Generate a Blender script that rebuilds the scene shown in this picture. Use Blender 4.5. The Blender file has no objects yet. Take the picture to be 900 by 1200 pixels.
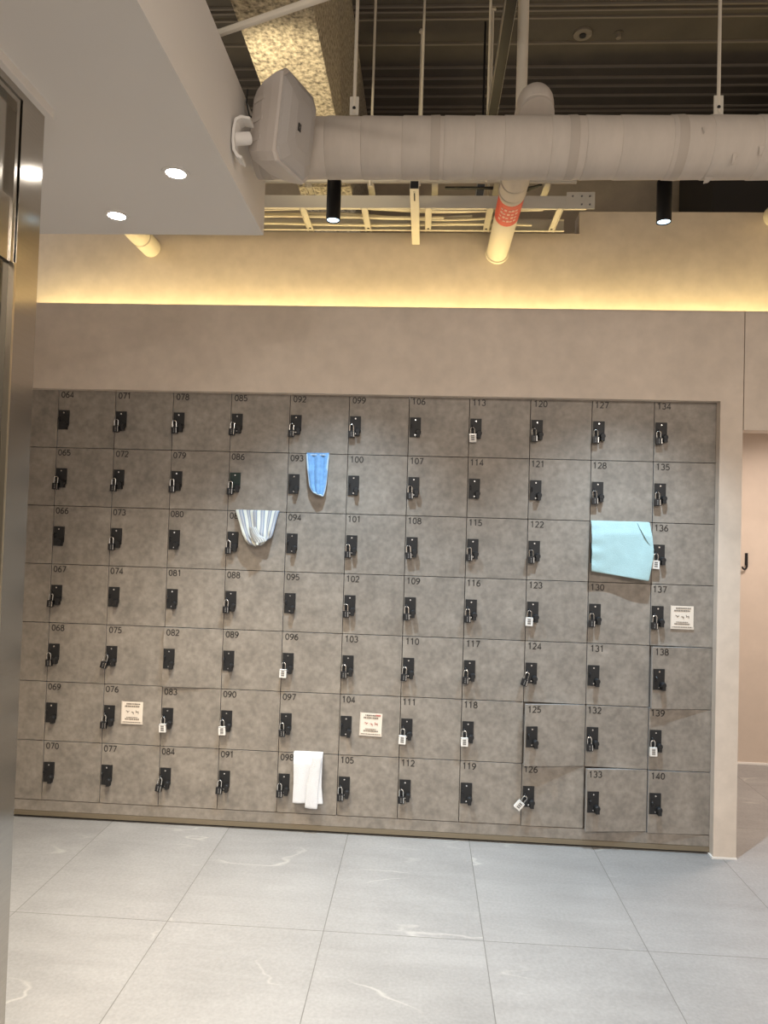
import bpy, bmesh, math, random
from mathutils import Vector, Matrix
random.seed(7)
scene = bpy.context.scene
COL = scene.collection

# ------------------------------------------------------------------ camera
CP = Vector((1.891, -3.528, 1.495))
AX = Vector((0.998, 0.056, 0.030)); AZ = Vector((-0.057, 0.998, 0.028)).normalized()
AX = (AX - AZ * AX.dot(AZ)).normalized(); AY = AZ.cross(AX)      # right, forward, down
UP = AX.cross(AZ).normalized()
cam = bpy.data.cameras.new('camera'); cam.sensor_fit = 'VERTICAL'; cam.sensor_height = 36; cam.lens = 832 / 1200 * 36
cam.clip_start = 0.02
co = bpy.data.objects.new('camera', cam); COL.objects.link(co)
m = Matrix((AX, UP, -AZ)).transposed().to_4x4(); m.translation = CP
co.matrix_world = m
scene.camera = co

# ------------------------------------------------------------------ world, light, exposure
w = bpy.data.worlds.new('world'); scene.world = w; w.use_nodes = True
w.node_tree.nodes['Background'].inputs[0].default_value = (1.0, 0.91, 0.82, 1)
w.node_tree.nodes['Background'].inputs[1].default_value = 0.36
vs = scene.view_settings
vs.view_transform = 'Standard'; vs.look = 'None'; vs.gamma = 1; vs.use_curve_mapping = False; vs.exposure = 1.44

def area(name, loc, sx, sy, energy, color, rot=(0, 0, 0), spread=180):
    l = bpy.data.lights.new(name, 'AREA'); l.shape = 'RECTANGLE'; l.size = sx; l.size_y = sy
    l.energy = energy; l.color = color; l.spread = math.radians(spread)
    o = bpy.data.objects.new(name, l); COL.objects.link(o); o.location = loc; o.rotation_euler = rot; return o
def spot(name, loc, energy, color, angle, blend, size=.02, rot=(0, 0, 0)):
    l = bpy.data.lights.new(name, 'SPOT'); l.energy = energy; l.color = color; l.spot_size = math.radians(angle)
    l.spot_blend = blend; l.shadow_soft_size = size
    o = bpy.data.objects.new(name, l); COL.objects.link(o); o.location = loc; o.rotation_euler = rot; return o

WARM = (1.0, 0.80, 0.34); NEUT = (1.0, 0.86, 0.66); COOL = (0.66, 0.85, 1.0)
# cove strip on the shelf above the lockers
area('cove_light', (2.35, .30, 2.665), 5.5, .02, 3.9, WARM, (math.radians(180 - 14), 0, 0))
# two black cylinder spots over the lockers
SPOTS = [(1.48, -.65), (2.818, -.65)]
for x, y in SPOTS:
    spot('cylinder_spot_light', (x, y, 2.768), 90, COOL, 90, 1.0, .016)
# recessed downlights of the lowered ceiling: two in the picture, the others of the same grid behind the photographer
DOWN = [(1.083, -1.376), (.76, -1.074), (1.05, -3.0), (1.05, -4.6)]
for i, (x, y) in enumerate(DOWN):
    spot('downlight_light', (x, y, 2.592), (92, 92, 28, 28)[i], NEUT, (104, 104, 150, 150)[i], 1.0, .03)
# unseen fill lights added behind the photographer, then the ceiling lamp over the passage
for x in (2.0, 3.9):
    area('hall_fill_light', (x, -4.8, 3.3), .6, .6, 42, (1.0, .88, .76))
area('passage_light', (4.3, .55, 2.52), 0.5, .3, 11, (1.0, .87, .76), spread=140)
# unseen light without a body, added above the lowered ceiling to brighten the beam
spot('beam_fill_light', (1.12, -.95, 2.97), 7.4, (1.0, .84, .55), 85, .7, .03, Vector((.20, .40, .43)).to_track_quat('-Z', 'Y').to_euler())

# ------------------------------------------------------------------ materials
def mat(name, col, rough=.5, metal=0, var=0, scale=6, bump=0, bscale=60, stretch=(1, 1, 1), perobj=0, emit=0, col2=None):
    M = bpy.data.materials.new(name); M.use_nodes = True
    N = M.node_tree.nodes; L = M.node_tree.links; b = N['Principled BSDF']
    b.inputs['Base Color'].default_value = (*col, 1); b.inputs['Roughness'].default_value = rough; b.inputs['Metallic'].default_value = metal
    g = N.new('ShaderNodeNewGeometry'); mp = N.new('ShaderNodeMapping'); mp.inputs['Scale'].default_value = stretch
    L.new(g.outputs['Position'], mp.inputs['Vector'])
    if perobj:
        oi = N.new('ShaderNodeObjectInfo'); mu = N.new('ShaderNodeMath'); mu.operation = 'MULTIPLY'; mu.inputs[1].default_value = 37.0
        L.new(oi.outputs['Random'], mu.inputs[0]); L.new(mu.outputs[0], mp.inputs['Location'])
    if var or col2:
        n = N.new('ShaderNodeTexNoise'); n.inputs['Scale'].default_value = scale; n.inputs['Detail'].default_value = 6; n.inputs['Roughness'].default_value = .62
        L.new(mp.outputs[0], n.inputs['Vector'])
        r = N.new('ShaderNodeValToRGB'); r.color_ramp.elements[0].position = .32; r.color_ramp.elements[1].position = .68
        c2 = col2 or tuple(c * (1 + var) for c in col); c1 = col if col2 else tuple(c * (1 - var) for c in col)
        r.color_ramp.elements[0].color = (*c1, 1); r.color_ramp.elements[1].color = (*c2, 1)
        L.new(n.outputs['Fac'], r.inputs[0]); L.new(r.outputs[0], b.inputs['Base Color'])
    if bump:
        n2 = N.new('ShaderNodeTexNoise'); n2.inputs['Scale'].default_value = bscale; n2.inputs['Detail'].default_value = 4
        L.new(mp.outputs[0], n2.inputs['Vector'])
        bp = N.new('ShaderNodeBump'); bp.inputs['Strength'].default_value = bump; bp.inputs['Distance'].default_value = .01
        L.new(n2.outputs['Fac'], bp.inputs['Height']); L.new(bp.outputs[0], b.inputs['Normal'])
    if emit:
        b.inputs['Emission Color'].default_value = (*col, 1); b.inputs['Emission Strength'].default_value = emit
    return M

M = {}
M['door'] = mat('concrete_laminate', (.236, .209, .180), .48, var=.17, scale=9, perobj=1)
# finer scratchy mottling over the doors
def add_fine(m_, s=38, amt=.17, st=(1, 1, 3)):
    N = m_.node_tree.nodes; L = m_.node_tree.links; b = N['Principled BSDF']
    src = b.inputs['Base Color'].links[0].from_socket; mp = [n for n in N if n.type == 'MAPPING'][0]
    n = N.new('ShaderNodeTexNoise'); n.inputs['Scale'].default_value = s; n.inputs['Detail'].default_value = 5
    L.new(mp.outputs[0], n.inputs['Vector'])
    mr = N.new('ShaderNodeMapRange'); mr.inputs[1].default_value = .3; mr.inputs[2].default_value = .7; mr.inputs[3].default_value = 1 - amt; mr.inputs[4].default_value = 1 + amt
    L.new(n.outputs['Fac'], mr.inputs[0])
    mx = N.new('ShaderNodeMix'); mx.data_type = 'RGBA'; mx.blend_type = 'MULTIPLY'; mx.inputs[0].default_value = 1
    L.new(src, mx.inputs[6]); L.new(mr.outputs[0], mx.inputs[7]); L.new(mx.outputs[2], b.inputs['Base Color'])
add_fine(M['door'])
M['plaster'] = mat('beige_plaster', (.60, .515, .435), .55, var=.06, scale=5, bump=.05, bscale=25)
add_fine(M['plaster'], 16, .05)
M['soffit'] = mat('white_painted_board', (.70, .67, .635), .7)
M['deck'] = mat('dark_deck', (.066, .055, .043), .75, var=.15, scale=3)
M['deck_seam'] = mat('deck_seam', (.15, .128, .105), .6)
M['spray'] = mat('sprayed_fireproofing', (.10, .085, .065), .95, scale=58, col2=(.66, .58, .44), bump=1.0, bscale=42)
M['wrap'] = mat('pipe_wrap', (.50, .445, .39), .75, var=.05, scale=7, bump=.12, bscale=16, stretch=(3, 1, 1))
M['seam'] = mat('wrap_tape', (.42, .37, .32), .7)
M['pvc'] = mat('cream_pipe', (.66, .60, .50), .6)
M['white_steel'] = mat('white_enamel_steel', (.60, .56, .48), .45)
M['grey_steel'] = mat('galvanised_steel', (.45, .43, .40), .4, metal=.7)
M['steel'] = mat('brushed_stainless', (.47, .435, 0.39), .14, metal=1, var=.05, scale=6, stretch=(1, 1, 40))
M['steel_mirror'] = mat('polished_stainless', (.45, .42, .375), .16, metal=1)
M['brass'] = mat('pale_brass_edge', (.62, .52, .38), .3, metal=1)
M['glass'] = mat('dark_glass', (.010, .013, .016), .06)
M['alu'] = mat('aluminium_edge', (.70, .70, .70), .35, metal=.8)
M['carcass'] = mat('locker_interior', (.16, .14, .12), .6)
M['bronze'] = mat('bronze_kick_strip', (.22, .18, .125), .4, metal=.4)
M['black'] = mat('black_plastic', (.008, .008, .009), .55)
M['blackmetal'] = mat('black_coated_metal', (.012, .012, .014), .42, metal=.2)
M['green_black'] = mat('dark_green_plate', (.008, .022, .017), .4)
M['chrome'] = mat('chrome', (.75, .75, .74), .22, metal=1)
M['whiteplastic'] = mat('white_plastic', (.72, .70, .67), .45)
M['greydial'] = mat('grey_dial', (.16, .155, .15), .5)
M['ink'] = mat('dark_number_ink', (.022, .019, .017), .5)
M['paper'] = mat('cream_paper', (.74, .66, .57), .7)
M['sleeve'] = mat('clear_sleeve_edge', (.62, .55, .47), .25)
M['print'] = mat('grey_print', (.19, .16, .13), .7)
M['redprint'] = mat('red_print', (.45, .16, .13), .7)
M['blue'] = mat('blue_cloth', (.16, .33, .60), .85, var=.18, scale=30, bump=.35, bscale=240)
M['bluehem'] = mat('pale_blue_hem', (.42, .56, .70), .85)
M['aqua'] = mat('aqua_cloth', (.35, .51, .53), .9, var=.05, scale=22, bump=.3, bscale=300)
M['white'] = mat('white_terry', (.72, .73, .76), .95, bump=.5, bscale=280)
M['speaker'] = mat('speaker_shell', (.52, .47, .43), .5)
M['grille'] = mat('speaker_grille', (.40, .375, .355), .6, bump=.3, bscale=420)
M['led_warm'] = mat('warm_led', (1.0, .80, .45), emit=6)
M['led_white'] = mat('downlight_glow', (1.0, .94, .86), emit=14)
M['led_cool'] = mat('cool_led', (.55, .80, 1.0), emit=2.6)
M['red'] = mat('red_sticker', (.62, .065, .04), .5)
M['redwhite'] = mat('sticker_lettering', (.80, .52, .46), .6)
M['cable'] = mat('cream_cable', (.72, .66, .52), .5)
M['darkcable'] = mat('black_cable', (.02, .02, .02), .5)
M['corr'] = mat('passage_plaster', (.50, .42, .355), .6, var=.05, scale=4)
M['hidden_wall'] = mat('raw_service_wall', (.52, .43, .31), .8, var=.12, scale=5)
M['duct'] = mat('dark_duct', (.035, .030, .026), .6)

def stripe_mat():
    m_ = mat('striped_terry', (.80, .80, .74), .95, bump=.5, bscale=260)
    N = m_.node_tree.nodes; L = m_.node_tree.links; b = N['Principled BSDF']
    uv = N.new('ShaderNodeUVMap'); sp = N.new('ShaderNodeSeparateXYZ'); L.new(uv.outputs[0], sp.inputs[0])
    mu = N.new('ShaderNodeMath'); mu.operation = 'MULTIPLY'; mu.inputs[1].default_value = 6.0; L.new(sp.outputs[0], mu.inputs[0])
    fr = N.new('ShaderNodeMath'); fr.operation = 'FRACT'; L.new(mu.outputs[0], fr.inputs[0])
    r = N.new('ShaderNodeValToRGB'); r.color_ramp.interpolation = 'CONSTANT'
    e = r.color_ramp.elements; e[0].color = (.62, .63, .57, 1); e[1].position = .42; e[1].color = (.30, .32, .37, 1)
    x = e.new(.66); x.color = (.46, .47, .49, 1); x = e.new(.80); x.color = (.25, .29, .37, 1)
    L.new(fr.outputs[0], r.inputs[0]); L.new(r.outputs[0], b.inputs['Base Color']); return m_
M['stripe'] = stripe_mat()

def floor_mat():
    m_ = bpy.data.materials.new('grey_stone_tile'); m_.use_nodes = True
    N = m_.node_tree.nodes; L = m_.node_tree.links; b = N['Principled BSDF']
    def math_(op, a, v=None, v2=None):
        n = N.new('ShaderNodeMath'); n.operation = op
        for i, s in enumerate((a, v, v2)):
            if s is None: continue
            if isinstance(s, (int, float)): n.inputs[i].default_value = s
            else: L.new(s, n.inputs[i])
        return n.outputs[0]
    g = N.new('ShaderNodeNewGeometry'); sp = N.new('ShaderNodeSeparateXYZ'); L.new(g.outputs['Position'], sp.inputs[0])
    tx = math_('DIVIDE', math_('SUBTRACT', sp.outputs[0], .37), .5945); ty = math_('DIVIDE', math_('ADD', sp.outputs[1], .85), 1.19)
    fx = math_('FRACT', tx); fy = math_('FRACT', ty)
    ex = math_('MULTIPLY', math_('MINIMUM', fx, math_('SUBTRACT', 1, fx)), .5945)
    ey = math_('MULTIPLY', math_('MINIMUM', fy, math_('SUBTRACT', 1, fy)), 1.19)
    joint = math_('LESS_THAN', math_('MINIMUM', ex, ey), .0016)
    cmb = N.new('ShaderNodeCombineXYZ'); L.new(math_('FLOOR', tx), cmb.inputs[0]); L.new(math_('FLOOR', ty), cmb.inputs[1])
    wn = N.new('ShaderNodeTexWhiteNoise'); L.new(cmb.outputs[0], wn.inputs['Vector'])
    sc = N.new('ShaderNodeVectorMath'); sc.operation = 'MULTIPLY_ADD'; sc.inputs[1].default_value = (9, 9, 9)
    L.new(wn.outputs['Color'], sc.inputs[0]); L.new(g.outputs['Position'], sc.inputs[2])
    def noise(s, d=6, dist=0, st=None):
        n = N.new('ShaderNodeTexNoise'); n.inputs['Scale'].default_value = s; n.inputs['Detail'].default_value = d; n.inputs['Distortion'].default_value = dist
        src = sc.outputs[0]
        if st:
            mp = N.new('ShaderNodeMapping'); mp.inputs['Scale'].default_value = st; mp.inputs['Rotation'].default_value = (0, 0, .45); L.new(src, mp.inputs[0]); src = mp.outputs[0]
        L.new(src, n.inputs['Vector']); return n.outputs['Fac']
    cloud = noise(2.6, 7, .4); fine = noise(90, 3); streak = noise(5, 6, .6, (.5, 2.6, 1))
    vein = math_('ABSOLUTE', math_('SUBTRACT', noise(1.1, 4, .35, (.6, 1.6, 1)), .5))
    vm = N.new('ShaderNodeMapRange'); vm.inputs[1].default_value = 0; vm.inputs[2].default_value = .006; vm.inputs[3].default_value = 1; vm.inputs[4].default_value = 0
    L.new(vein, vm.inputs[0])
    gate = N.new('ShaderNodeMapRange'); gate.inputs[1].default_value = .48; gate.inputs[2].default_value = .62; L.new(noise(2.2, 2), gate.inputs[0])
    veinf = math_('MULTIPLY', math_('MULTIPLY', vm.outputs[0], gate.outputs[0]), .38)
    r = N.new('ShaderNodeValToRGB'); r.color_ramp.elements[0].position = .37; r.color_ramp.elements[1].position = .63
    r.color_ramp.elements[0].color = (.215, .208, .204, 1); r.color_ramp.elements[1].color = (.292, .284, .279, 1)
    mixv = math_('ADD', math_('ADD', math_('MULTIPLY', cloud, .36), math_('MULTIPLY', streak, .28)), math_('MULTIPLY', fine, .36))
    L.new(mixv, r.inputs[0])
    mv = N.new('ShaderNodeMix'); mv.data_type = 'RGBA'; L.new(veinf, mv.inputs[0]); L.new(r.outputs[0], mv.inputs[6]); mv.inputs[7].default_value = (.56, .53, .49, 1)
    mj = N.new('ShaderNodeMix'); mj.data_type = 'RGBA'; L.new(joint, mj.inputs[0]); L.new(mv.outputs[2], mj.inputs[6]); mj.inputs[7].default_value = (.125, .12, .112, 1)
    L.new(mj.outputs[2], b.inputs['Base Color']); b.inputs['Roughness'].default_value = .42
    bp = N.new('ShaderNodeBump'); bp.inputs['Strength'].default_value = .06; bp.inputs['Distance'].default_value = .01
    L.new(fine, bp.inputs['Height']); L.new(bp.outputs[0], b.inputs['Normal'])
    return m_
M['floor'] = floor_mat()

# ------------------------------------------------------------------ mesh helpers
class MB:
    def __init__(s): s.b = bmesh.new()
    def box(s, x0, x1, y0, y1, z0, z1, bev=0, mtx=None):
        v = bmesh.ops.create_cube(s.b, size=1)['verts']
        bmesh.ops.scale(s.b, vec=(x1 - x0, y1 - y0, z1 - z0), verts=v)
        bmesh.ops.translate(s.b, vec=((x0 + x1) / 2, (y0 + y1) / 2, (z0 + z1) / 2), verts=v)
        if bev:
            es = list({e for q in v for e in q.link_edges})
            rr = bmesh.ops.bevel(s.b, geom=es, offset=bev, segments=2, affect='EDGES', profile=.7)
            v = list({q for f in rr['faces'] for q in f.verts} | {q for q in v if q.is_valid})
        if mtx: bmesh.ops.transform(s.b, matrix=mtx, verts=v)
        return s
    def ring_mesh(s, rings, caps=True, closed=False):
        vs = [[s.b.verts.new(p) for p in r] for r in rings]
        n = len(vs[0]); k = len(vs)
        for i in range(k - (0 if closed else 1)):
            a, c = vs[i], vs[(i + 1) % k]
            for j in range(n): s.b.faces.new((a[j], a[(j + 1) % n], c[(j + 1) % n], c[j]))
        if caps and not closed:
            s.b.faces.new(list(reversed(vs[0]))); s.b.faces.new(vs[-1])
        return s
    def tube(s, pts, r, n=12, caps=True):
        pts = [Vector(p) for p in pts]; rs = r if isinstance(r, (list, tuple)) else [r] * len(pts)
        ref = None; rings = []
        for i, p in enumerate(pts):
            d = (pts[min(i + 1, len(pts) - 1)] - pts[max(i - 1, 0)]).normalized()
            if ref is None:
                ref = Vector((0, 0, 1)) if abs(d.z) < .9 else Vector((1, 0, 0))
            u = (ref - d * ref.dot(d)).normalized(); ref = u; v = d.cross(u)
            rings.append([p + rs[i] * (u * math.cos(t) + v * math.sin(t)) for t in [2 * math.pi * j / n for j in range(n)]])
        return s.ring_mesh(rings, caps)
    def prism(s, poly, axis, a, b):
        # poly: 2D points; axis 'y': (x,z), 'x': (y,z), 'z': (x,y)
        f = {'y': lambda p, t: (p[0], t, p[1]), 'x': lambda p, t: (t, p[0], p[1]), 'z': lambda p, t: (p[0], p[1], t)}[axis]
        return s.ring_mesh([[f(p, a) for p in poly], [f(p, b) for p in poly]])
    def build(s, name, mt, parent=None, smooth=False, loc=None):
        bmesh.ops.recalc_face_normals(s.b, faces=s.b.faces)
        me = bpy.data.meshes.new(name); s.b.to_mesh(me); s.b.free()
        me.materials.append(mt)
        if smooth:
            me.polygons.foreach_set('use_smooth', [True] * len(me.polygons))
            try: me.set_sharp_from_angle(angle=math.radians(35))
            except Exception: pass
        o = bpy.data.objects.new(name, me); COL.objects.link(o)
        if parent: o.parent = parent
        if loc: o.location = loc
        return o
def empty(name, loc, rz=0):
    o = bpy.data.objects.new(name, None); COL.objects.link(o); o.location = loc; o.rotation_euler = (0, 0, rz); o.empty_display_size = .05; return o
def tag(o, label, cat, group=None):
    o['label'] = label; o['category'] = cat
    if group: o['group'] = group
    return o
def struct(name, mb, mt, smooth=False):
    o = mb.build(name, mt, smooth=smooth); o['kind'] = 'structure'; return o
def copy_tree(o, parent=None):
    c = o.copy(); COL.objects.link(c)
    if parent: c.parent = parent
    for ch in list(o.children): copy_tree(ch, c)
    return c
def bez(a, b, c, n=8):
    a, b, c = Vector(a), Vector(b), Vector(c)
    return [a * (1 - t) ** 2 + b * 2 * t * (1 - t) + c * t * t for t in [i / n for i in range(n + 1)]]

# ------------------------------------------------------------------ setting
struct('floor', MB().box(-1.6, 5.6, -6.5, 1.7, -.06, 0), M['floor'])
# deck ceiling with lap seams
struct('ceiling', MB().box(-1.6, 5.6, -6.5, 2.6, 4.3, 4.36), M['deck'])
mb = MB()
for y in (0.172, 0.208, 0.264, 0.464, 0.67, 0.772, 0.855, 1.066, 1.112, .95, 1.3):
    mb.box(-1.6, 5.6, y - .006, y + .006, 4.288, 4.3)
struct('trim_1', mb, M['deck_seam'])
# lowered white ceiling block on the left
struct('ceiling_lower', MB().box(-1.6, 1.255, -6.5, -.91, 2.6, 2.93), M['soffit'])
# portal round the lockers
struct('wall_front', MB().box(-.405, 3.403, -.045, .02, 2.172, 2.61).box(-.405, 3.403, .02, .40, 2.57, 2.61), M['plaster'])
struct('wall_pillar_right', MB().box(3.297, 3.403, -.045, .40, 0, 2.172), M['plaster'])
struct('wall_pillar_left', MB().box(-.405, -.302, -.045, .40, 0, 2.172), M['plaster'])
struct('trim_2', MB().box(3.29, 3.406, -.049, .40, 0, .008), M['soffit'])
# header over the passage
struct('wall_header', MB().box(3.407, 5.2, -.045, .06, 2.036, 2.61).box(3.407, 5.2, .06, .40, 2.57, 2.61), M['plaster'])
# upper wall behind the cove, notched for the cable tray
mb = MB().box(-1.6, 2.70, .40, .52, 2.57, 3.172).box(2.70, 5.2, .40, .52, 2.57, 3.296)
struct('wall_back', mb, M['plaster'])
# passage
struct('wall_passage', MB().box(3.28, 5.4, 1.456, 1.56, 0, 2.60), M['corr'])
struct('baseboard_passage', MB().box(3.28, 5.2, 1.446, 1.456, 0, .012), M['soffit'])
struct('wall_inner', MB().box(3.30, 3.40, .40, 1.456, 0, 2.57), M['corr'])
struct('ceiling_passage', MB().box(3.407, 5.2, .52, 1.456, 2.57, 2.60), M['soffit'])
struct('wall_right', MB().box(5.2, 5.3, -6.5, 1.6, 0, 4.3), M['plaster'])
struct('wall_service', MB().box(-1.6, 5.2, 1.6, 1.7, 2.6, 4.299), M['hidden_wall'])
struct('wall_left', MB().box(-.62, -.41, -1.9, .40, 0, 2.6), M['plaster'])

# ------------------------------------------------------------------ steel clad column on the left
st = empty('steel_column', (.85, -1.72, 0))
tag(st, 'brushed stainless steel column with framed upper panel and dark glass at the left edge', 'column')
X = -.0
def b_(name, mt, *boxes, bev=0):
    q = MB()
    for bx in boxes: q.box(*bx, bev=bev)
    return q.build(name, mt, st)
b_('corner_strip', M['steel'], (-.30, 0, -.10, 0, 0, 2.59))
b_('top_moulding', M['soffit'], (-.06, .018, -2.6, .012, 2.575, 2.6))
b_('header_strip', M['steel'], (-.30, 0, -2.6, -.10, 2.556, 2.575))
fr_ = b_('panel_frame', M['steel_mirror'], (-.03, -.004, -.118, -.104, 2.14, 2.556), (-.03, -.004, -2.6, -.118, 2.54, 2.556))
b_('upper_panel', M['steel_mirror'], (-.06, -.018, -2.6, -.118, 2.30, 2.54))
b_('lower_rail', M['steel_mirror'], (-.06, -.008, -2.6, -.118, 2.14, 2.298))
b_('edge_trim', M['brass'], (-.03, .001, -.108, -.100, 0, 2.14))
b_('glass_panel', M['glass'], (-.06, -.014, -2.6, -.108, 0, 2.14))
b_('core', M['steel'], (-.30, -.061, -2.6, -.101, 0, 2.58))

# ------------------------------------------------------------------ lockers
CW = .30; RH = .2979; BASE = .0894; GAP = .0016
DW = CW - 2 * GAP; DH = RH - 2 * GAP; DT = .018
grp_l = 'numbered lockers of the wall'
PX, PZ = .004, .104          # lock plate offset from the door's left edge and top

lk = empty('locker', (0, 0, 0))
mb = MB(); t = .012
for bx in ((.001, t, .0215, .385, 0, RH), (CW - t, CW - .001, .0215, .385, 0, RH), (t, CW - t, .0215, .385, 0.001, t), (t, CW - t, .0215, .385, RH - t, RH - .001), (t, CW - t, .375, .385, t, RH - t)):
    mb.box(*bx)
carc = mb.build('carcass', M['carcass'], lk)
# the door hangs on its right edge; origin = lower hinge corner
door = MB().box(-DW, 0, 0, DT, 0, DH, bev=.0012).build('door', M['door'], lk, loc=(CW - GAP, 0, GAP))
door.data.materials.append(M['alu'])
for f_ in door.data.polygons: f_.material_index = 0 if abs(f_.normal.y) > .9 else 1
edge = MB().box(-DW + .0005, -.0005, DT, DT + .0016, .0005, DH - .0005).build('door_back_edge', M['alu'], door)
pl, pt = -DW + PX, DH - PZ
mb = MB().prism([(pl, pt), (pl + .055, pt), (pl + .055, pt - .068), (pl + .042, pt - .099), (pl, pt - .099)], 'y', -.005, .001)
hasp = mb.build('hasp_plate', M['black'], door)
for z in (pt - .013, pt - .088):
    MB().tube([(pl + .028, -.0052, z), (pl + .028, -.0075, z)], .0038, 8).build('screw', M['chrome'], door)
kn = MB().tube([(pl + .043, -.004, pt - .074), (pl + .043, -.024, pt - .074), (pl + .043, -.030, pt - .074)], [.0135, .0135, .0105], 14)
kn.box(pl + .0345, pl + .0515, -.029, -.004, pt - .099, pt - .068, bev=.002)
knob = kn.build('latch_knob', M['black'], door)
stp = [(pl + .009, -.004, pt - .036), (pl + .009, -.017, pt - .036), (pl + .009, -.022, pt - .041), (pl + .009, -.022, pt - .049), (pl + .009, -.017, pt - .054), (pl + .009, -.004, pt - .054)]
staple = MB().tube(stp, .0022, 8).build('staple', M['blackmetal'], door)

AJAR = {125: 9.0, 126: 1.0, 133: 7.5, 138: 6.5, 140: 3.0, 82: 3.0, 132: .6, 139: .8, 104: .5, 87: .4}
LOCKS = {}
for s in '065 067 068 071 072 073 075 076 078 079 084 085 086 087 088 091 092 097 098 099 101 102 103 105 107 108 109 110 112 115 116 117 120 122 124 127 128 130 132 134 135 137'.split(): LOCKS[int(s)] = 'b'
for s in '083 090 096 111 113 118 123 126 136 139'.split(): LOCKS[int(s)] = 'w'
TILT = {126: -38, 124: -18, 75: -14, 84: -8, 108: 4, 101: 2, 91: -3, 110: -3}

def arc(cx, cy, rx, ry, a0, a1, n=14):
    return [(cx + rx * math.cos(math.radians(a0 + (a1 - a0) * i / n)), cy + ry * math.sin(math.radians(a0 + (a1 - a0) * i / n))) for i in range(n + 1)]
# stroke digits in a cell 0.62 wide and 1 high
DIG = {'0': [arc(.31, .5, .26, .46, 90, 450, 26)],
       '1': [[(.10, .80), (.32, .96), (.32, .02)]],
       '2': [arc(.29, .70, .24, .26, 160, -30, 14) + [(.06, .05), (.56, .05)]],
       '3': [arc(.27, .73, .24, .23, 150, -85, 14), arc(.27, .28, .27, .24, 85, -150, 16)],
       '4': [[(.43, .02), (.43, .96), (.04, .27), (.60, .27)]],
       '5': [[(.50, .95), (.13, .95), (.10, .54)] + arc(.26, .32, .28, .27, 110, -145, 16)],
       '6': [arc(.60, .30, .54, .66, 98, 178, 10) + arc(.31, .30, .25, .27, 180, 540, 22)],
       '7': [[(.04, .95), (.56, .95), (.22, .02)]],
       '8': [arc(.31, .74, .21, .22, -90, 270, 20), arc(.31, .28, .26, .25, 90, 450, 22)],
       '9': [arc(.31, .68, .25, .27, 0, 360, 22) + arc(.02, .68, .54, .66, 0, -82, 10)]}
def number_mesh(txt):
    bm = bmesh.new(); H = .0305; adv = .0228; hw = .0025
    for i, ch in enumerate(txt):
        for st_ in DIG[ch]:
            P = [Vector((x * H * 1.02 + i * adv, (y - 1) * H)) for x, y in st_]
            row = []
            for k, p in enumerate(P):
                d0 = (P[k] - P[k - 1]).normalized() if k else None; d1 = (P[k + 1] - P[k]).normalized() if k < len(P) - 1 else None
                d0 = d0 or d1; d1 = d1 or d0
                n0 = Vector((-d0.y, d0.x)); n1 = Vector((-d1.y, d1.x)); nn = (n0 + n1)
                nn = nn.normalized() if nn.length > .2 else n1
                f = hw / max(.45, nn.dot(n1))
                row.append((p + nn * f, p - nn * f))
            vs_ = [[bm.verts.new((q.x, -.0007, q.y)) for q in r] for r in row]
            for k in range(len(vs_) - 1): bm.faces.new((vs_[k][0], vs_[k][1], vs_[k + 1][1], vs_[k + 1][0]))
    bmesh.ops.recalc_face_normals(bm, faces=bm.faces)
    e = bmesh.ops.extrude_face_region(bm, geom=bm.faces[:])
    bmesh.ops.translate(bm, vec=(0, .0005, 0), verts=[v for v in e['geom'] if isinstance(v, bmesh.types.BMVert)])
    me = bpy.data.meshes.new('number'); bm.to_mesh(me); bm.free(); me.materials.append(M['ink']); return me
def wrd(r): return ['top', 'second', 'third', 'fourth', 'fifth', 'sixth', 'bottom'][r]
EXTRA = {76: 'with a cream notice stuck on it', 104: 'with a cream notice stuck on it', 137: 'with a cream notice stuck on it', 93: 'behind the light blue cloth', 87: 'behind the striped towel', 129: 'covered by the pale aqua cloth', 98: 'behind the white towel', 125: 'with its door standing ajar', 133: 'with its door standing ajar', 138: 'with its door standing ajar', 126: 'with a tilted white padlock', 86: 'with a dark green lock plate'}
jit = {66: -.010, 74: -.003, 77: 0, 70: -.003, 79: .002}
first = True
DOORS = {}
for c in range(-1, 11):
    for r in range(7):
        if first: o = lk; first = False
        else: o = copy_tree(lk)
        o.location = (c * CW, 0, BASE + (6 - r) * RH)
        d = [k for k in o.children if k.name.startswith('door')][0]
        n = 64 + 7 * c + r
        if c >= 0:
            d.rotation_euler = (0, 0, math.radians(AJAR.get(n, random.uniform(0, .25))))
            d.location = (CW - GAP, 0, GAP)
            txt = '%03d' % n
            no = bpy.data.objects.new('number', number_mesh(txt)); COL.objects.link(no); no.parent = d
            no.location = (-DW + .010 + (.004 if r in (0, 4) else 0) + random.uniform(-.002, .002), 0, DH - .008)
            if n == 86:
                hp = [k for k in d.children if k.name.startswith('hasp')][0]; hp.data = hp.data.copy(); hp.data.materials[0] = M['green_black']
            ex = EXTRA.get(n) or ({'b': 'with a dark padlock on it', 'w': 'with a white padlock on it'}.get(LOCKS.get(n), 'with an empty black lock plate'))
            num = txt if n not in (87, 129) else None
            tag(o, ('grey concrete-look locker number %s %s' % (txt, ex)) if num else ('grey concrete-look locker %s, %s' % (ex, {87: 'between 086 and 088', 129: 'between 128 and 130'}[n])), 'locker', grp_l)
            DOORS[n] = (o, d)
        else:
            tag(o, 'cut-off grey locker at the left end of the %s row, beside number %03d' % (wrd(r), 64 + r), 'locker', grp_l)
bpy.context.view_layer.update()

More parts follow.
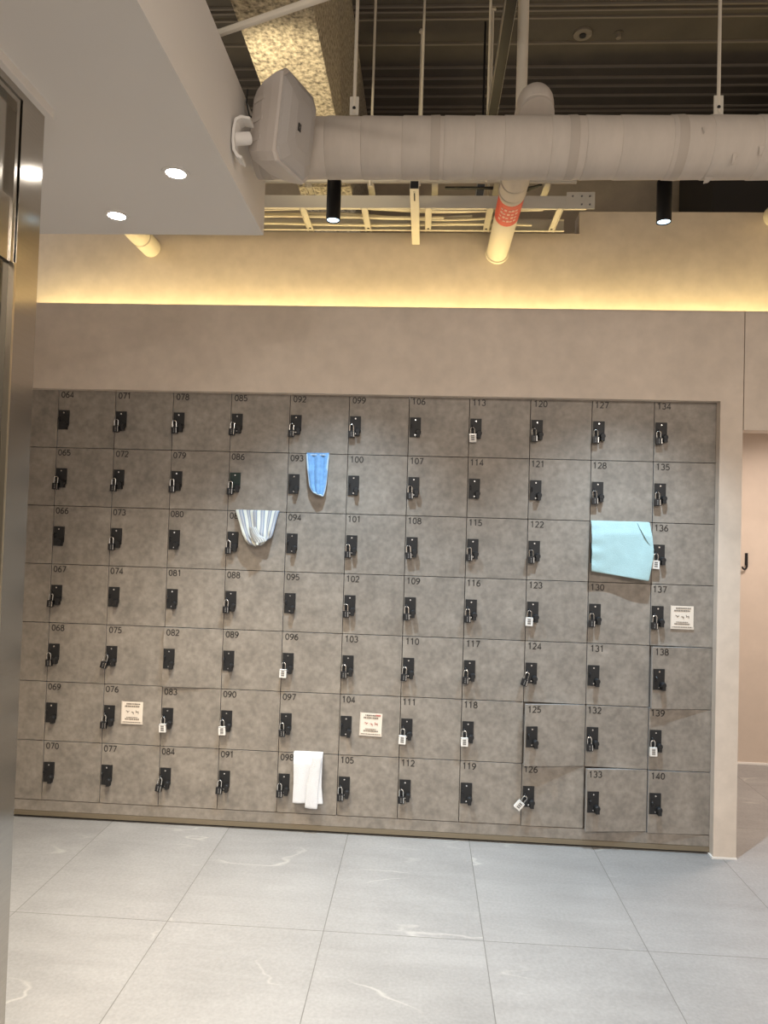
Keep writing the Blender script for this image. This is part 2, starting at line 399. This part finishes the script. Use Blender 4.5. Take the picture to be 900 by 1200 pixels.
# padlocks
def make_padlock(kind):
    body_m = M['blackmetal'] if kind == 'b' else M['whiteplastic']
    root = empty('padlock', (0, 0, 0))        # origin at the shackle's top, hanging from the staple
    W, H, T = (.031, .034, .016) if kind == 'b' else (.035, .041, .017)
    zt = -.036
    MB().box(-W / 2, W / 2, -T / 2, T / 2, zt - H, zt, bev=.003).build('body', body_m, root)
    pts = [(-.0095, 0, zt - .003), (-.0095, 0, -.0125)] + [(-.0095 * math.cos(a), 0, -.0125 + .0095 * math.sin(a)) for a in [math.pi * i / 8 for i in range(1, 8)]] + [(.0095, 0, -.0125), (.0095, 0, zt - .003)]
    MB().tube(pts, .0026, 8).build('shackle', M['chrome'], root, smooth=True)
    if kind == 'b':
        MB().box(W / 2 - .006, W / 2 - .003, -T / 2 - .0008, -T / 2 + .001, zt - H + .004, zt - .004).build('release_bar', M['chrome'], root)
        for k in range(3): MB().tube([(-.001, -T / 2 - .001, zt - .009 - k * .008), (-.001, -T / 2 + .002, zt - .009 - k * .008)], .003, 8).build('dial', M['greydial'], root)
    else:
        for k in range(3): MB().box(-.008, .008, -T / 2 - .001, -T / 2 + .001, zt - .013 - k * .0095, zt - .0065 - k * .0095).build('dial', M['greydial'], root)
        MB().box(-W / 2, W / 2, -T / 2 - .0002, T / 2 + .0002, zt - .0035, zt - .001).build('collar', M['chrome'], root)
    return root
proto = {}
for n in sorted(LOCKS):
    k = LOCKS[n]
    if k not in proto: o = proto[k] = make_padlock(k)
    else: o = copy_tree(proto[k])
    lo, d = DOORS[n]
    p = d.matrix_world @ Vector((pl + .009 + .001, -.0195 + 0, pt - .047 + random.uniform(-.002, .002)))
    # shackle's top sits inside the staple loop, turned a little
    o.location = p + Vector((0, -.0005, .006))
    o.rotation_euler = (0, math.radians(TILT.get(n, random.uniform(-3, 3)) * -1), 0)
    if n == 126: o.location.x += .006
    what = 'black padlock with steel shackle' if k == 'b' else 'white padlock with steel shackle'
    if n == 126: what = 'white padlock tilted sideways'
    if n in (124, 75): what = 'black padlock hanging askew'
    if n == 87: tag(o, what + ' beside the striped towel', 'padlock', 'black padlocks')
    else: tag(o, '%s hanging on locker number %03d' % (what, n), 'padlock', 'black padlocks' if k == 'b' else 'white padlocks')

# plinth under the lockers
po = empty('locker_plinth', (1.497, 0, 0)); tag(po, 'long grey plinth with bronze strip below the bottom row of lockers', 'plinth')
MB().box(-1.797, 1.799, .0, .03, .036, BASE - .002, bev=.001).build('plinth_panel', M['door'], po)
MB().box(-1.797, 1.799, -.003, .03, .012, .035).build('kick_strip', M['bronze'], po)
MB().box(-1.797, 1.799, .032, .36, 0, .088).build('base_box', M['black'], po)

# ------------------------------------------------------------------ notices
def notice(cx, cz, red, rot, label):
    o = empty('notice_card', (cx, -.0042, cz)); o.rotation_euler = (0, math.radians(rot), 0)
    MB().box(-.054, .054, -.0004, .0004, -.054, .054).build('sheet', M['paper'], o)
    MB().box(-.056, .056, -.0016, -.0006, -.058, -.045).box(-.056, -.051, -.0016, -.0006, -.045, .056).build('sleeve', M['sleeve'], o)
    random.seed(int(cx * 100))
    q = MB()
    for z, h, x0, x1, mt in ((.043, .006, -.030, .040, 0), (.031, .0065, -.038, .036, 0), (-.024, .004, -.028, .028, 0), (-.033, .006, -.036, .036, 0), (-.048, .004, -.046, .046, 0)):
        q = MB(); x = x0
        while x < x1:
            wd = random.uniform(.003, .008); q.box(x, min(x + wd, x1), -.0022, -.0008, z - h / 2, z + h / 2); x += wd + random.uniform(.001, .003)
        q.build('print_line', M['print'], o)
    q = MB()
    for x, z, a in ((-.026, .006, 30), (-.020, .003, -40), (.002, .002, 15), (.005, -.002, 70), (.020, .005, 80), (.026, .004, 5), (.031, .001, 85)):
        mt = Matrix.Translation((x, 0, z)) @ Matrix.Rotation(math.radians(a), 4, 'Y')
        q.box(-.0065, .0065, -.0022, -.0008, -.0012, .0012, mtx=mt)
    q.build('pen_marks', M['redprint'] if red else M['print'], o)
    if red: MB().box(.022, .046, -.0023, -.0009, .041, .048).build('red_stamp', M['redprint'], o)
    tag(o, label, 'notice', 'notice cards stuck on lockers')
notice(.452, .549, 0, 0, 'cream notice card stuck on locker 076')
notice(1.657, .545, 1, 1.5, 'cream notice card with red marks stuck on locker 104')
notice(3.149, 1.126, 0, 0, 'cream notice card stuck on locker 137 at the far right')

# ------------------------------------------------------------------ cloths caught in the door tops
def cloth(name, left, right, depth_f, mt, thick=.004, nu=28, nv=26, top=None):
    """left/right: polylines (x,z) from top to bottom with the same count; depth_f(u,v) metres in front of the doors."""
    def lerp(pl_, t):
        k = t * (len(pl_) - 1); i = min(int(k), len(pl_) - 2); f = k - i
        return Vector(pl_[i]) * (1 - f) + Vector(pl_[i + 1]) * f
    bm = bmesh.new(); uvl = bm.loops.layers.uv.new('UVMap'); g = []
    for j in range(nv + 1):
        v = j / nv; a, b = lerp(left, v), lerp(right, v)
        row = []
        for i in range(nu + 1):
            u = i / nu; p = a * (1 - u) + b * u
            row.append((bm.verts.new((p.x, -depth_f(u, v), p.y)), u, v))
        g.append(row)
    # tail tucked over the door's top edge into the gap
    tail = []
    for dy, dz in ((.0, .0015), (.012, .002)):
        tail.append([(bm.verts.new((q[0].co.x, dy, q[0].co.z + dz)), q[1], 0) for q in g[0]])
    g = [tail[1], tail[0]] + g
    for j in range(len(g) - 1):
        for i in range(nu):
            q = (g[j][i], g[j][i + 1], g[j + 1][i + 1], g[j + 1][i])
            f = bm.faces.new([k[0] for k in q])
            for lp, k in zip(f.loops, q): lp[uvl].uv = (k[1], k[2])
    me = bpy.data.meshes.new(name); bm.to_mesh(me); bm.free(); me.materials.append(mt)
    me.polygons.foreach_set('use_smooth', [True] * len(me.polygons))
    o = bpy.data.objects.new(name, me); COL.objects.link(o)
    s = o.modifiers.new('thickness', 'SOLIDIFY'); s.thickness = thick; s.offset = -1
    sb = o.modifiers.new('smooth', 'SUBSURF'); sb.levels = 1; sb.render_levels = 1
    return o
sn = math.sin
# light blue cloth
z0 = BASE + 6 * RH + .0005 - 0
o = cloth('cleaning_cloth', [(1.294, 1.875), (1.301, 1.82), (1.309, 1.765), (1.317, 1.715), (1.326, 1.695), (1.338, 1.680)],
          [(1.406, 1.876), (1.405, 1.82), (1.402, 1.765), (1.398, 1.715), (1.394, 1.69), (1.386, 1.664)],
          lambda u, v: .006 + .020 * min(1, v * 3) + .016 * v * (1 - (2 * u - 1) ** 2) + .006 * sn(u * 15) * (1 - .3 * v), M['blue'], .005)
tag(o, 'light blue cloth hanging in a rounded point over locker 093', 'cloth')
# pale hems along both edges of it
def hem(name, pts, r, mt, parent):
    h = MB().tube(pts, r, 8).build(name, mt, parent, smooth=True); h['label'] = 'pale blue hem'; return h
hem('hem', [(1.296, -.012, 1.872), (1.303, -.029, 1.82), (1.311, -.031, 1.765), (1.319, -.032, 1.715), (1.328, -.033, 1.696), (1.341, -.038, 1.681), (1.362, -.046, 1.672), (1.386, -.034, 1.664)], .0042, M['bluehem'], o)
hem('hem', [(1.404, -.012, 1.872), (1.403, -.029, 1.82), (1.401, -.031, 1.765), (1.397, -.032, 1.715), (1.393, -.033, 1.69), (1.386, -.034, 1.665)], .0042, M['bluehem'], o)
hem('hem', [(1.300, -.0125, 1.868), (1.35, -.0135, 1.869), (1.402, -.0125, 1.869)], .0036, M['bluehem'], o)
# striped towel
o = cloth('striped_towel', [(.944, 1.5775), (.965, 1.53), (.985, 1.48), (1.008, 1.437), (1.025, 1.418), (1.062, 1.408)],
          [(1.166, 1.5775), (1.158, 1.54), (1.149, 1.49), (1.140, 1.450), (1.118, 1.437), (1.080, 1.412)],
          lambda u, v: .006 + .030 * min(1, v * 2.2) + .020 * v * (1 - (2 * u - 1) ** 2) + .006 * sn(u * 13 + 1) + .006 * sn((u - v * .5) * 20) * v, M['stripe'], .007, nu=40)
tag(o, 'grey and white striped towel bulging out over a locker top', 'towel')
fold = cloth('towel_fold', [(1.03, 1.50), (1.035, 1.47), (1.05, 1.435), (1.066, 1.413)], [(1.062, 1.50), (1.085, 1.455), (1.12, 1.444), (1.118, 1.432)],
             lambda u, v: .060 + .008 * sn(u * 3.1) , M['stripe'], .004, nu=10, nv=10)
# keep the loose turned-up fold free of the tucked tail
bm = bmesh.new(); bm.from_mesh(fold.data); bm.verts.ensure_lookup_table()
bmesh.ops.delete(bm, geom=[v for v in bm.verts if v.co.y > -.02], context='VERTS'); bm.to_mesh(fold.data); bm.free(); fold.parent = o
# aqua cloth
def aq(u, v): return .007 + .016 * min(1, v * 4) + .018 * v + .005 * sn(u * 6 + v * 3) * v + .012 * max(0, u - .85) * 5 * sn(v * 3.0) + .003 * sn(v * 22) * max(0, .25 - u) * 4
o = cloth('aqua_cloth', [(2.704, 1.5775), (2.703, 1.50), (2.703, 1.42), (2.702, 1.335)], [(2.984, 1.5775), (2.992, 1.50), (2.997, 1.42), (2.975, 1.296)], aq, M['aqua'], .003, nu=36, nv=30)
tag(o, 'pale aqua cloth covering almost a whole locker door', 'cloth')
bm = bmesh.new(); g = []
for k in range(13):
    t = k / 12; zz = 1.577 - .135 * t; xr = 2.985 + .010 * t; xl = 2.925 + (xr - 2.925) * t ** 1.2
    v_ = (1.5775 - zz) / .25; row = []
    for i in range(5):
        xx = xl + (xr - xl) * i / 4; uu = (xx - 2.704) / .288
        row.append(bm.verts.new((xx, -(aq(min(uu, 1), v_) + .0035 + .010 * (1 - i / 4) * sn(math.pi * min(1, t * 1.1 + .08))), zz)))
    g.append(row)
for k in range(12):
    for i in range(4): bm.faces.new((g[k][i], g[k][i + 1], g[k + 1][i + 1], g[k + 1][i]))
me = bpy.data.meshes.new('folded_corner'); bm.to_mesh(me); bm.free(); me.materials.append(M['aqua'])
fc = bpy.data.objects.new('folded_corner', me); COL.objects.link(fc); fc.parent = o
sm_ = fc.modifiers.new('thickness', 'SOLIDIFY'); sm_.thickness = .002; sm_.offset = 1
# white towel, three folds
zt = BASE + RH + .0005
o = cloth('white_towel', [(1.279, zt), (1.283, .33), (1.286, .24), (1.284, .150)], [(1.424, zt), (1.424, .33), (1.424, .24), (1.434, .152)],
          lambda u, v: .008 + .012 * min(1, v * 4) + .004 * sn(u * 9) + .004 * v, M['white'], .008)
tag(o, 'small white towel folded over the top of locker 098', 'towel')
f2 = cloth('front_fold', [(1.378, .3865), (1.368, .32), (1.352, .24), (1.346, .132)], [(1.424, .3865), (1.416, .32), (1.411, .24), (1.408, .128)],
           lambda u, v: .0335 + .004 * sn(u * 3.1), M['white'], .006, nu=10, nv=14)
bm = bmesh.new(); bm.from_mesh(f2.data); bmesh.ops.delete(bm, geom=[v for v in bm.verts if v.co.y > -.02], context='VERTS'); bm.to_mesh(f2.data); bm.free(); f2.parent = o

# ------------------------------------------------------------------ cove strip
cv = empty('led_strip', (2.35, .315, 2.61)); tag(cv, 'hidden warm light strip glowing on the ledge above the lockers', 'light strip')
MB().box(-2.73, 2.74, -.02, .02, .0, .018).build('channel', M['white_steel'], cv)
MB().box(-2.73, 2.74, -.014, .014, .0185, .026).build('diffuser', M['led_warm'], cv)

# ------------------------------------------------------------------ recessed downlights
def make_down():
    o = empty('downlight', (0, 0, 0))
    ring = MB(); n = 28
    def c(r, z): return [(r * math.cos(2 * math.pi * j / n), r * math.sin(2 * math.pi * j / n), z) for j in range(n)]
    ring.ring_mesh([c(.029, .0), c(.044, .0), c(.043, -.003), c(.031, -.004)], closed=True); ring.build('rim', M['soffit'], o, smooth=True)
    MB().ring_mesh([c(.0288, -.0005), c(.0288, -.0025)]).build('lens', M['led_white'], o)
    return o
dl = make_down()
LBL = ['right and nearer of the two glowing recessed downlights in the white ceiling', 'left and farther of the two glowing recessed downlights in the white ceiling', 'recessed downlight in the white ceiling just behind the photographer', 'recessed downlight in the white ceiling farthest behind the photographer']
for i, (x, y) in enumerate(DOWN[:2]):
    o = dl if i == 0 else copy_tree(dl)
    o.location = (x, y, 2.6); tag(o, LBL[i], 'downlight', 'recessed downlights')

# ------------------------------------------------------------------ cylinder spots on their track
tr = MB().box(1.30, 3.10, -.668, -.632, 2.957, 2.985, bev=.002).build('light_track', M['blackmetal']); tag(tr, 'black light track hidden behind the big wrapped pipe', 'track')
def make_spot():
    o = empty('cylinder_spotlight', (0, 0, 0))       # origin at the lower rim
    n = 24
    def c(r, z): return [(r * math.cos(2 * math.pi * j / n), r * math.sin(2 * math.pi * j / n), z) for j in range(n)]
    MB().ring_mesh([c(.021, .012), c(.0268, .0), c(.029, .0), c(.0295, .003), c(.0295, .166), c(.027, .170)]).build('housing', M['blackmetal'], o, smooth=True)
    MB().ring_mesh([c(.0235, .0065), c(.0235, .0035)]).build('lens', M['led_cool'], o)
    MB().tube([(0, 0, .170), (0, 0, .185)], .012, 12).build('track_adapter', M['blackmetal'], o)
    return o
sp_ = make_spot()
for i, (x, y) in enumerate(SPOTS):
    o = sp_ if i == 0 else copy_tree(sp_)
    o.location = (x, y, 2.772)
    tag(o, ['black cylinder spotlight hanging in front of the cable tray', 'black cylinder spotlight hanging in front of the bare upper wall at right'][i], 'spotlight', 'black cylinder spotlights')

# ------------------------------------------------------------------ big wrapped pipe
def lathe_x(rad, cy, cz, n=36):
    return [[(x, cy + r * math.cos(2 * math.pi * j / n), cz + r * math.sin(2 * math.pi * j / n)) for j in range(n)] for x, r in rad]
PY, PZc, PR = -1.05, 2.856, .101
big = empty('wrapped_pipe', (1.255, PY, PZc)); tag(big, 'thick grey cloth-wrapped pipe running across below the dark ceiling', 'pipe')
rad = []; x = 0.0
random.seed(3)
while x < 3.94:
    wd = random.uniform(.10, .17)
    rad += [(x, PR), (x + .003, PR + .0016), (x + wd - .004, PR - .0006), (x + wd - .001, PR - .0012)]; x += wd
MB().ring_mesh(lathe_x(rad, 0, 0)).build('wrapping', M['wrap'], big, smooth=True)
for x in (.02, .62, 1.09, 1.45, 1.95, 2.4):
    MB().ring_mesh(lathe_x([(x, PR + .0018), (x + .03, PR + .0026), (x + .033, PR + .0012)], 0, 0), caps=False).build('tape_band', M['seam'], big, smooth=True)
# torn flaps of wrapping at the right
for (x, a, ln, ww) in ((1.57, -88, .034, .03), (1.63, -38, .035, .014), (1.71, -26, .028, .018), (1.52, 8, .03, .010)):
    a = math.radians(a); d = Vector((0, -math.cos(a), math.sin(a))); tn = Vector((0, math.sin(a), math.cos(a)))
    p = d * (PR + .002); q = MB()
    pts = [Vector((x, 0, 0)) + p, Vector((x + ww, 0, 0)) + p, Vector((x + ww * .6, 0, 0)) + p + d * .007 - tn * ln * .7, Vector((x + ww * .2, 0, 0)) + p + d * .005 - tn * ln]
    q.ring_mesh([[v for v in pts], [v + d * .0015 for v in pts]]); q.build('torn_flap', M['wrap'], big)

# branch pipes to the wall
def branch(name, pts, r, label):
    root = empty(name, pts[0])
    L0 = Vector(pts[0]); P = [Vector(p) - L0 for p in pts]
    q = MB().tube(P, r, 24); q.build('wrapping', M['wrap'], root, smooth=True)
    tag(root, label, 'pipe', 'branch pipes running to the wall'); return root, L0
pts = [(2.245, -1.045, 2.976), (2.245, -1.03, 3.0)] + [tuple(v) for v in bez((2.245, -1.03, 3.0), (2.245, -1.03, 3.062), (2.245, -.94, 3.062))][1:] + [(2.247, -.6, 3.062), (2.250, -.30, 3.062)]
br, L0 = branch('branch_pipe', pts, .062, 'wrapped branch pipe with a red sticker entering the upper wall')
MB().tube([Vector((2.25, -.30, 3.062)) - L0, Vector((2.2515, .02, 3.062)) - L0, Vector((2.253, .398, 3.062)) - L0], .0585, 24).build('bare_end', M['pvc'], br, smooth=True)
MB().tube([Vector((2.2505, -.285, 3.062)) - L0, Vector((2.2515, -.075, 3.062)) - L0], .0598, 24).build('red_sticker', M['red'], br, smooth=True)
q = MB(); random.seed(11)
for k in range(4):
    for i in range(5):
        a = math.radians(-130 + i * 17 + random.uniform(-4, 4)); y = -.24 + k * .036
        c_ = Vector((2.251 + .0604 * math.cos(a), y, 3.062 + .0604 * math.sin(a))) - L0
        mt = Matrix.Translation(c_) @ Matrix.Rotation(-(a + math.pi / 2) , 4, 'Y')
        q.box(-.006, .006, -.008 if (i + k) % 2 else -.003, .007, -.0008, .0008, mtx=mt)
q.build('sticker_lettering', M['redwhite'], br)
for y in (-.97, -.42, -.33):
    MB().tube([Vector((2.247, y, 3.062)) - L0, Vector((2.247, y + .012, 3.062)) - L0], .0632, 24).build('band', M['seam'], br, smooth=True)
MB().tube([Vector((2.253, .375, 3.062)) - L0, Vector((2.253, .399, 3.062)) - L0], .066, 24).build('wall_collar', M['pvc'], br, smooth=True)

pts = [(.29, -.86, 3.077), (.29, -.3, 3.077), (.29, .398, 3.077)]
b2, L0 = branch('branch_pipe', pts, .056, 'cream pipe stub showing below the white ceiling at left')
b2.children[0].data.materials[0] = M['pvc']
MB().tube([Vector((.29, .24, 3.077)) - L0, Vector((.29, .252, 3.077)) - L0], .0572, 24).build('band', M['seam'], b2, smooth=True)
pts = [(3.155, -1.045, 2.976), (3.155, -1.03, 3.0)] + [tuple(v) for v in bez((3.155, -1.03, 3.0), (3.155, -1.03, 3.062), (3.20, -.95, 3.075))][1:] + [(3.66, .05, 3.24)] + [tuple(v) for v in bez((3.66, .05, 3.24), (3.745, .22, 3.272), (3.745, .398, 3.272))][1:]
b3, L0 = branch('branch_pipe', pts, .06, 'cream pipe end at the right edge above the upper wall')
b3.children[0].data.materials[0] = M['pvc']

# thin white drop pipe from the deck to the branch, small hole cover plates
dp = empty('drop_pipe', (2.22, -.80, 3.12)); tag(dp, 'white vertical pipe dropping from the dark ceiling beside the wrapped elbow', 'pipe')
MB().tube([(0, 0, .004), (0, 0, 1.18)], .0215, 16).build('tube', M['pvc'], dp, smooth=True)
MB().tube([(0, 0, 1.155), (0, 0, 1.18)], .036, 16).build('flange', M['pvc'], dp, smooth=True)
cf = empty('ceiling_fitting', (2.693, 0.394, 4.3)); tag(cf, 'small round fitting with a dark hole on the dark ceiling', 'fitting')
MB().tube([(0, 0, -.012), (0, 0, -.0)], .05, 20).build('plate', M['deck_seam'], cf)
MB().tube([(0, 0, -.02), (0, 0, -.013)], .018, 14).build('hole', M['black'], cf)
cf = empty('ceiling_fitting', (2.890, 0.397, 4.3)); tag(cf, 'tiny grey nub on the dark ceiling right of the round fitting', 'fitting')
MB().tube([(0, 0, -.03), (0, 0, 0)], .014, 12).build('nub', M['deck_seam'], cf)
MB().tube([(0, 0, -.006), (0, 0, 0)], .026, 12).build('plate', M['deck'], cf)

# ------------------------------------------------------------------ cable trays (two, one above the other)
def tray(z, y0, y1, x0, x1, h, rungs, label, plates=True):
    o = empty('cable_tray', (x0, y0, z)); tag(o, label, 'cable tray', 'white cable trays')
    W = x1 - x0; D = y1 - y0
    def rail(ya, s, length):
        q = MB().box(0, length, ya - .001, ya + .001, 0, h).box(0, length, min(ya, ya + s * .016), max(ya, ya + s * .016), -.0015, .0005).box(0, length, min(ya, ya + s * .012), max(ya, ya + s * .012), h - .0005, h + .0015)
        return q.build('rail', M['white_steel'], o)
    rail(0, 1, W); rail(D, -1, W - .06)
    for i, x in enumerate(rungs):
        x -= x0
        q = MB().box(x - .016, x + .016, .002, D - .002, .001, .003).box(x - .016, x - .0135, .002, D - .002, -.008, .001).box(x + .0135, x + .016, .002, D - .002, -.008, .001)
        q.build('rung', M['white_steel'], o)
        MB().tube([(x, D - .03, -.002), (x, D - .03, .0005)], .006, 10).build('rung_hole', M['black'], o)
    return o
RUNGS = [.60, .90, 1.22, 1.54, 1.867, 2.18, 2.53]
t1 = tray(3.15, .046, .323, .30, 2.66, .062, RUNGS, 'lower white cable tray ending in a bolted plate beside the red-stickered pipe')
pq = MB().box(2.26, 2.40, -.0045, -.0015, -.004, .082).build('splice_plate', M['white_steel'], t1)
for bx in (2.29, 2.335, 2.375):
    for bz in (.018, .060):
        if bx == 2.29 and bz == .018: continue
        MB().tube([(bx, -.009, bz), (bx, -.004, bz)], .0045, 8).build('bolt', M['greydial'], t1)
t2 = tray(3.262, .0, .277, .30, 2.60, .055, [x + .03 for x in RUNGS[:-1]] + [2.46], 'upper white cable tray half hidden above the lower one', False)
# cables lying on the rungs
random.seed(5)
cab = []
for i in range(7):
    y = .09 + i * .030; z = 3.153 + .0075
    p = []; ph = random.uniform(0, 6); amp = (.012, .030, .022, .008, .034, .026, .010)[i]
    n = 30; xe = [2.45, 2.2, 2.40, 1.95, 2.3, 2.1, 2.42][i]
    for k in range(n + 1):
        xx = .34 + (xe - .34) * k / n
        p.append((xx, y + amp * sn(xx * 5 + ph), z + .0015 + .0155 * (i % 3)))
    o = MB().tube(p, .0075, 8).build('cable', M['cable'], smooth=True)
    tag(o, 'cream cable lying along the lower cable tray, %s from the front' % ['first', 'second', 'third', 'fourth', 'fifth', 'sixth', 'last'][i], 'cable', 'cream cables in the lower tray')
for i in range(3):
    p = [(2.25 + .16 * (k / 14) + .03 * sn(k * .5 + i), .06 + .05 * i + .035 * math.cos(k * .55 + i), 3.272 + .007 + .012 * i) for k in range(15)]
    o = MB().tube([(1.95, p[0][1], p[0][2])] + p, .0055, 8).build('cable', M['darkcable'], smooth=True)
    tag(o, 'dark cable coil in the upper cable tray, %s of three' % ['front one', 'middle one', 'rear one'][i], 'cable', 'dark cables in the upper tray')
# slotted channel under the trays, black open end forward
su = empty('support_channel', (1.80, -.244, 3.105)); tag(su, 'white slotted support channel under the cable trays with black open end', 'channel')
MB().box(-.021, .021, 0, .643, 0, .002).box(-.021, -.019, 0, .643, .002, .040).box(.019, .021, 0, .643, .002, .040).build('channel', M['white_steel'], su)
MB().box(-.0185, .0185, .001, .004, .003, .038).build('open_end', M['black'], su)
MB().box(-.0035, .0035, .04, .12, -.0006, .0002).build('slot', M['black'], su)
MB().tube([(0, .028, -.002), (0, .028, .0)], .007, 12).build('bolt', M['grey_steel'], su)
# threaded hanger rods
RODS = [(1.587, -.20, 3.14, 4.3, 'second thin hanger rod from the beam'), (1.822, -.19, 3.148, 4.3, 'left one of the close rod pair above the support channel'), (1.80, .36, 3.148, 4.3, 'right one of the close rod pair above the support channel'),
        (2.133, -.25, 3.14, 4.3, 'left one of the rod pair beside the black ceiling rail'), (2.18, .20, 3.22, 4.3, 'right one of the rod pair beside the black ceiling rail')]
def make_rod(x, y, z0, z1, label, clamp=False):
    o = empty('hanger_rod', (x, y, z0)); tag(o, label, 'rod', 'thin hanger rods from the dark ceiling')
    MB().tube([(0, 0, 0), (0, 0, z1 - z0)], .0062, 10).build('rod', M['pvc'], o, smooth=True)
    MB().tube([(0, 0, z1 - z0 - .012), (0, 0, z1 - z0)], .016, 6).build('nut', M['pvc'], o)
    if clamp:
        q = MB().box(-.016, .016, -.003, .003, -.005, .062, bev=.001); q.build('clamp_plate', M['white_steel'], o)
        MB().tube([(0, -.006, .02), (0, -.003, .02)], .006, 10).build('clamp_bolt', M['black'], o)
    return o
for a in RODS: make_rod(*a)
make_rod(1.60, -1.05, 2.98, 4.3, 'thin hanger rod with clamp plate on the wrapped pipe', True)
make_rod(2.867, -1.05, 2.978, 4.3, 'lone hanger rod standing far right on the wrapped pipe', True)
# dark rail under the deck with light edges
rl = empty('ceiling_rail', (2.148, -1.6, 3.40)); tag(rl, 'black rail with light edges hanging below the dark ceiling', 'rail')
MB().box(-.0175, .0205, 0, 2.2, 0, .05).build('rail_body', M['blackmetal'], rl)
MB().box(-.0195, -.018, 0, 2.2, .002, .05).build('edge', M['grey_steel'], rl)
MB().box(.021, .0225, 0, 2.2, .002, .05).build('edge', M['grey_steel'], rl)
for y in (1.9,): MB().tube([(0, y, .05), (0, y, .90)], .006, 8).build('hanger', M['blackmetal'], rl)

# ------------------------------------------------------------------ sprayed beam
bm_ = MB()
bm_.box(1.135, 1.432, -2.6, 1.598, 3.40, 4.299, bev=.01)
be = struct('beam_1', bm_, M['spray'])
cd = MB().tube([(1.10, -1.395, 3.02), (1.234, -1.454, 2.99), (1.548, -1.631, 2.95), (1.85, -1.80, 2.91)], .0105, 10).build('conduit', M['pvc'], smooth=True)
tag(cd, 'thin pale conduit crossing slantwise below the sprayed beam', 'conduit')

# ------------------------------------------------------------------ dark duct beyond the upper wall
du = empty('air_duct', (3.79, .95, 2.66)); tag(du, 'dark duct beyond the top of the upper wall at right', 'duct')
MB().box(-.16, 1.35, 0, .55, 0, 1.35, bev=.006).build('duct_body', M['duct'], du)
for x in (-.17, .5, 1.1): MB().box(x, x + .035, -.02, .57, -.02, 1.37).build('flange', M['duct'], du)

# ------------------------------------------------------------------ coat hook in the passage
hk = empty('coat_hook', (4.088, 1.456, 1.37)); tag(hk, 'small black J-shaped hook on the passage wall beside the locker pillar', 'hook')
MB().box(-.006, .010, -.005, 0, -.03, .055, bev=.001).build('back_plate', M['blackmetal'], hk)
hp = [(0.002, -.012, .055), (.002, -.014, 0), (.002, -.016, -.035), (-.004, -.018, -.050), (-.018, -.020, -.055), (-.027, -.022, -.050), (-.032, -.022, -.038)]
MB().tube(hp, .0065, 10).build('hook_arm', M['blackmetal'], hk, smooth=True)

# ------------------------------------------------------------------ loudspeaker on the side of the lowered ceiling
a = math.radians(-21)
spk = empty('loudspeaker', (1.400, -1.38, 2.795), 0); tag(spk, 'pale grey wall loudspeaker with rounded grille on the white ceiling block', 'loudspeaker')
spk.rotation_euler = (0, math.radians(5), a)
# local: +x front, -y towards the photographer, z up; origin at near front edge, mid height
H2 = .146; D = .135; W = .205
def sec(x, inset_y, inset_z, n_c=.02):
    y0, y1 = inset_y, W - inset_y; z = H2 - inset_z
    return [(x, y0, -z + n_c), (x, y0, z - n_c), (x, y0 + n_c, z), (x, y1 - n_c, z), (x, y1, z - n_c), (x, y1, -z + n_c), (x, y1 - n_c, -z), (x, y0 + n_c, -z)]
MB().ring_mesh([sec(-D, .05, .045), sec(-D + .02, .034, .030), sec(-D * .55, .014, .014), sec(-.035, .004, .004), sec(-.004, 0, 0), sec(.004, .003, .003)]).build('cabinet', M['speaker'], spk, smooth=False)
g_ = MB(); rings = []
for x, i_, j_ in ((.0042, .006, .006), (.012, .008, .010), (.026, .030, .035), (.033, .060, .070)): rings.append(sec(x, i_, j_, .028 if x < .03 else .02))
g_.ring_mesh(rings).build('grille', M['grille'], spk)
for z in (-.075, -.012, .052):
    MB().prism([(-D + .022, .027), (-.066, .0105), (-.060, .013), (-.060, .03), (-D + .022, .045)], 'z', z, z + .014).build('side_rib', M['speaker'], spk)
lg = MB().box(.0335, .0352, .070, .086, -.028, -.004).build('badge', M['black'], spk)
MB().box(.0353, .0358, .0735, .0755, -.025, -.007).box(.0353, .0358, .0805, .0825, -.025, -.007).box(.0353, .0358, .0735, .0825, -.0175, -.0145).build('badge_mark', M['greydial'], spk)
# bracket
bpy.context.view_layer.update()
inv = spk.matrix_world.inverted()
pth = [(1.315, 2.772), (1.285, 2.778), (1.266, 2.768), (1.260, 2.735), (1.259, 2.70), (1.263, 2.668), (1.275, 2.648), (1.292, 2.640)]
pth2 = [(1.315, 2.764), (1.287, 2.770), (1.273, 2.762), (1.268, 2.735), (1.267, 2.70), (1.271, 2.671), (1.281, 2.655), (1.294, 2.648)]
q = MB(); q.ring_mesh([[inv @ Vector((a_[0], y_, a_[1])) for a_, y_ in ((a0, -1.385), (a0, -1.335), (b0, -1.335), (b0, -1.385))] for a0, b0 in zip(pth, pth2)])
q.build('wall_bracket', M['whiteplastic'], spk)
q = MB().tube([inv @ Vector((1.256, -1.36, 2.715)), inv @ Vector((1.30, -1.33, 2.735))], .020, 14); q.build('swivel', M['whiteplastic'], spk, smooth=True)
MB().tube([Vector(p) for p in [(-.13, .09, .02), (-.17, .08, .05), (-.18, .07, .09), (-.185, .075, .135)]], .003, 6).build('speaker_wire', M['darkcable'], spk, smooth=True)
bpy.context.view_layer.update()
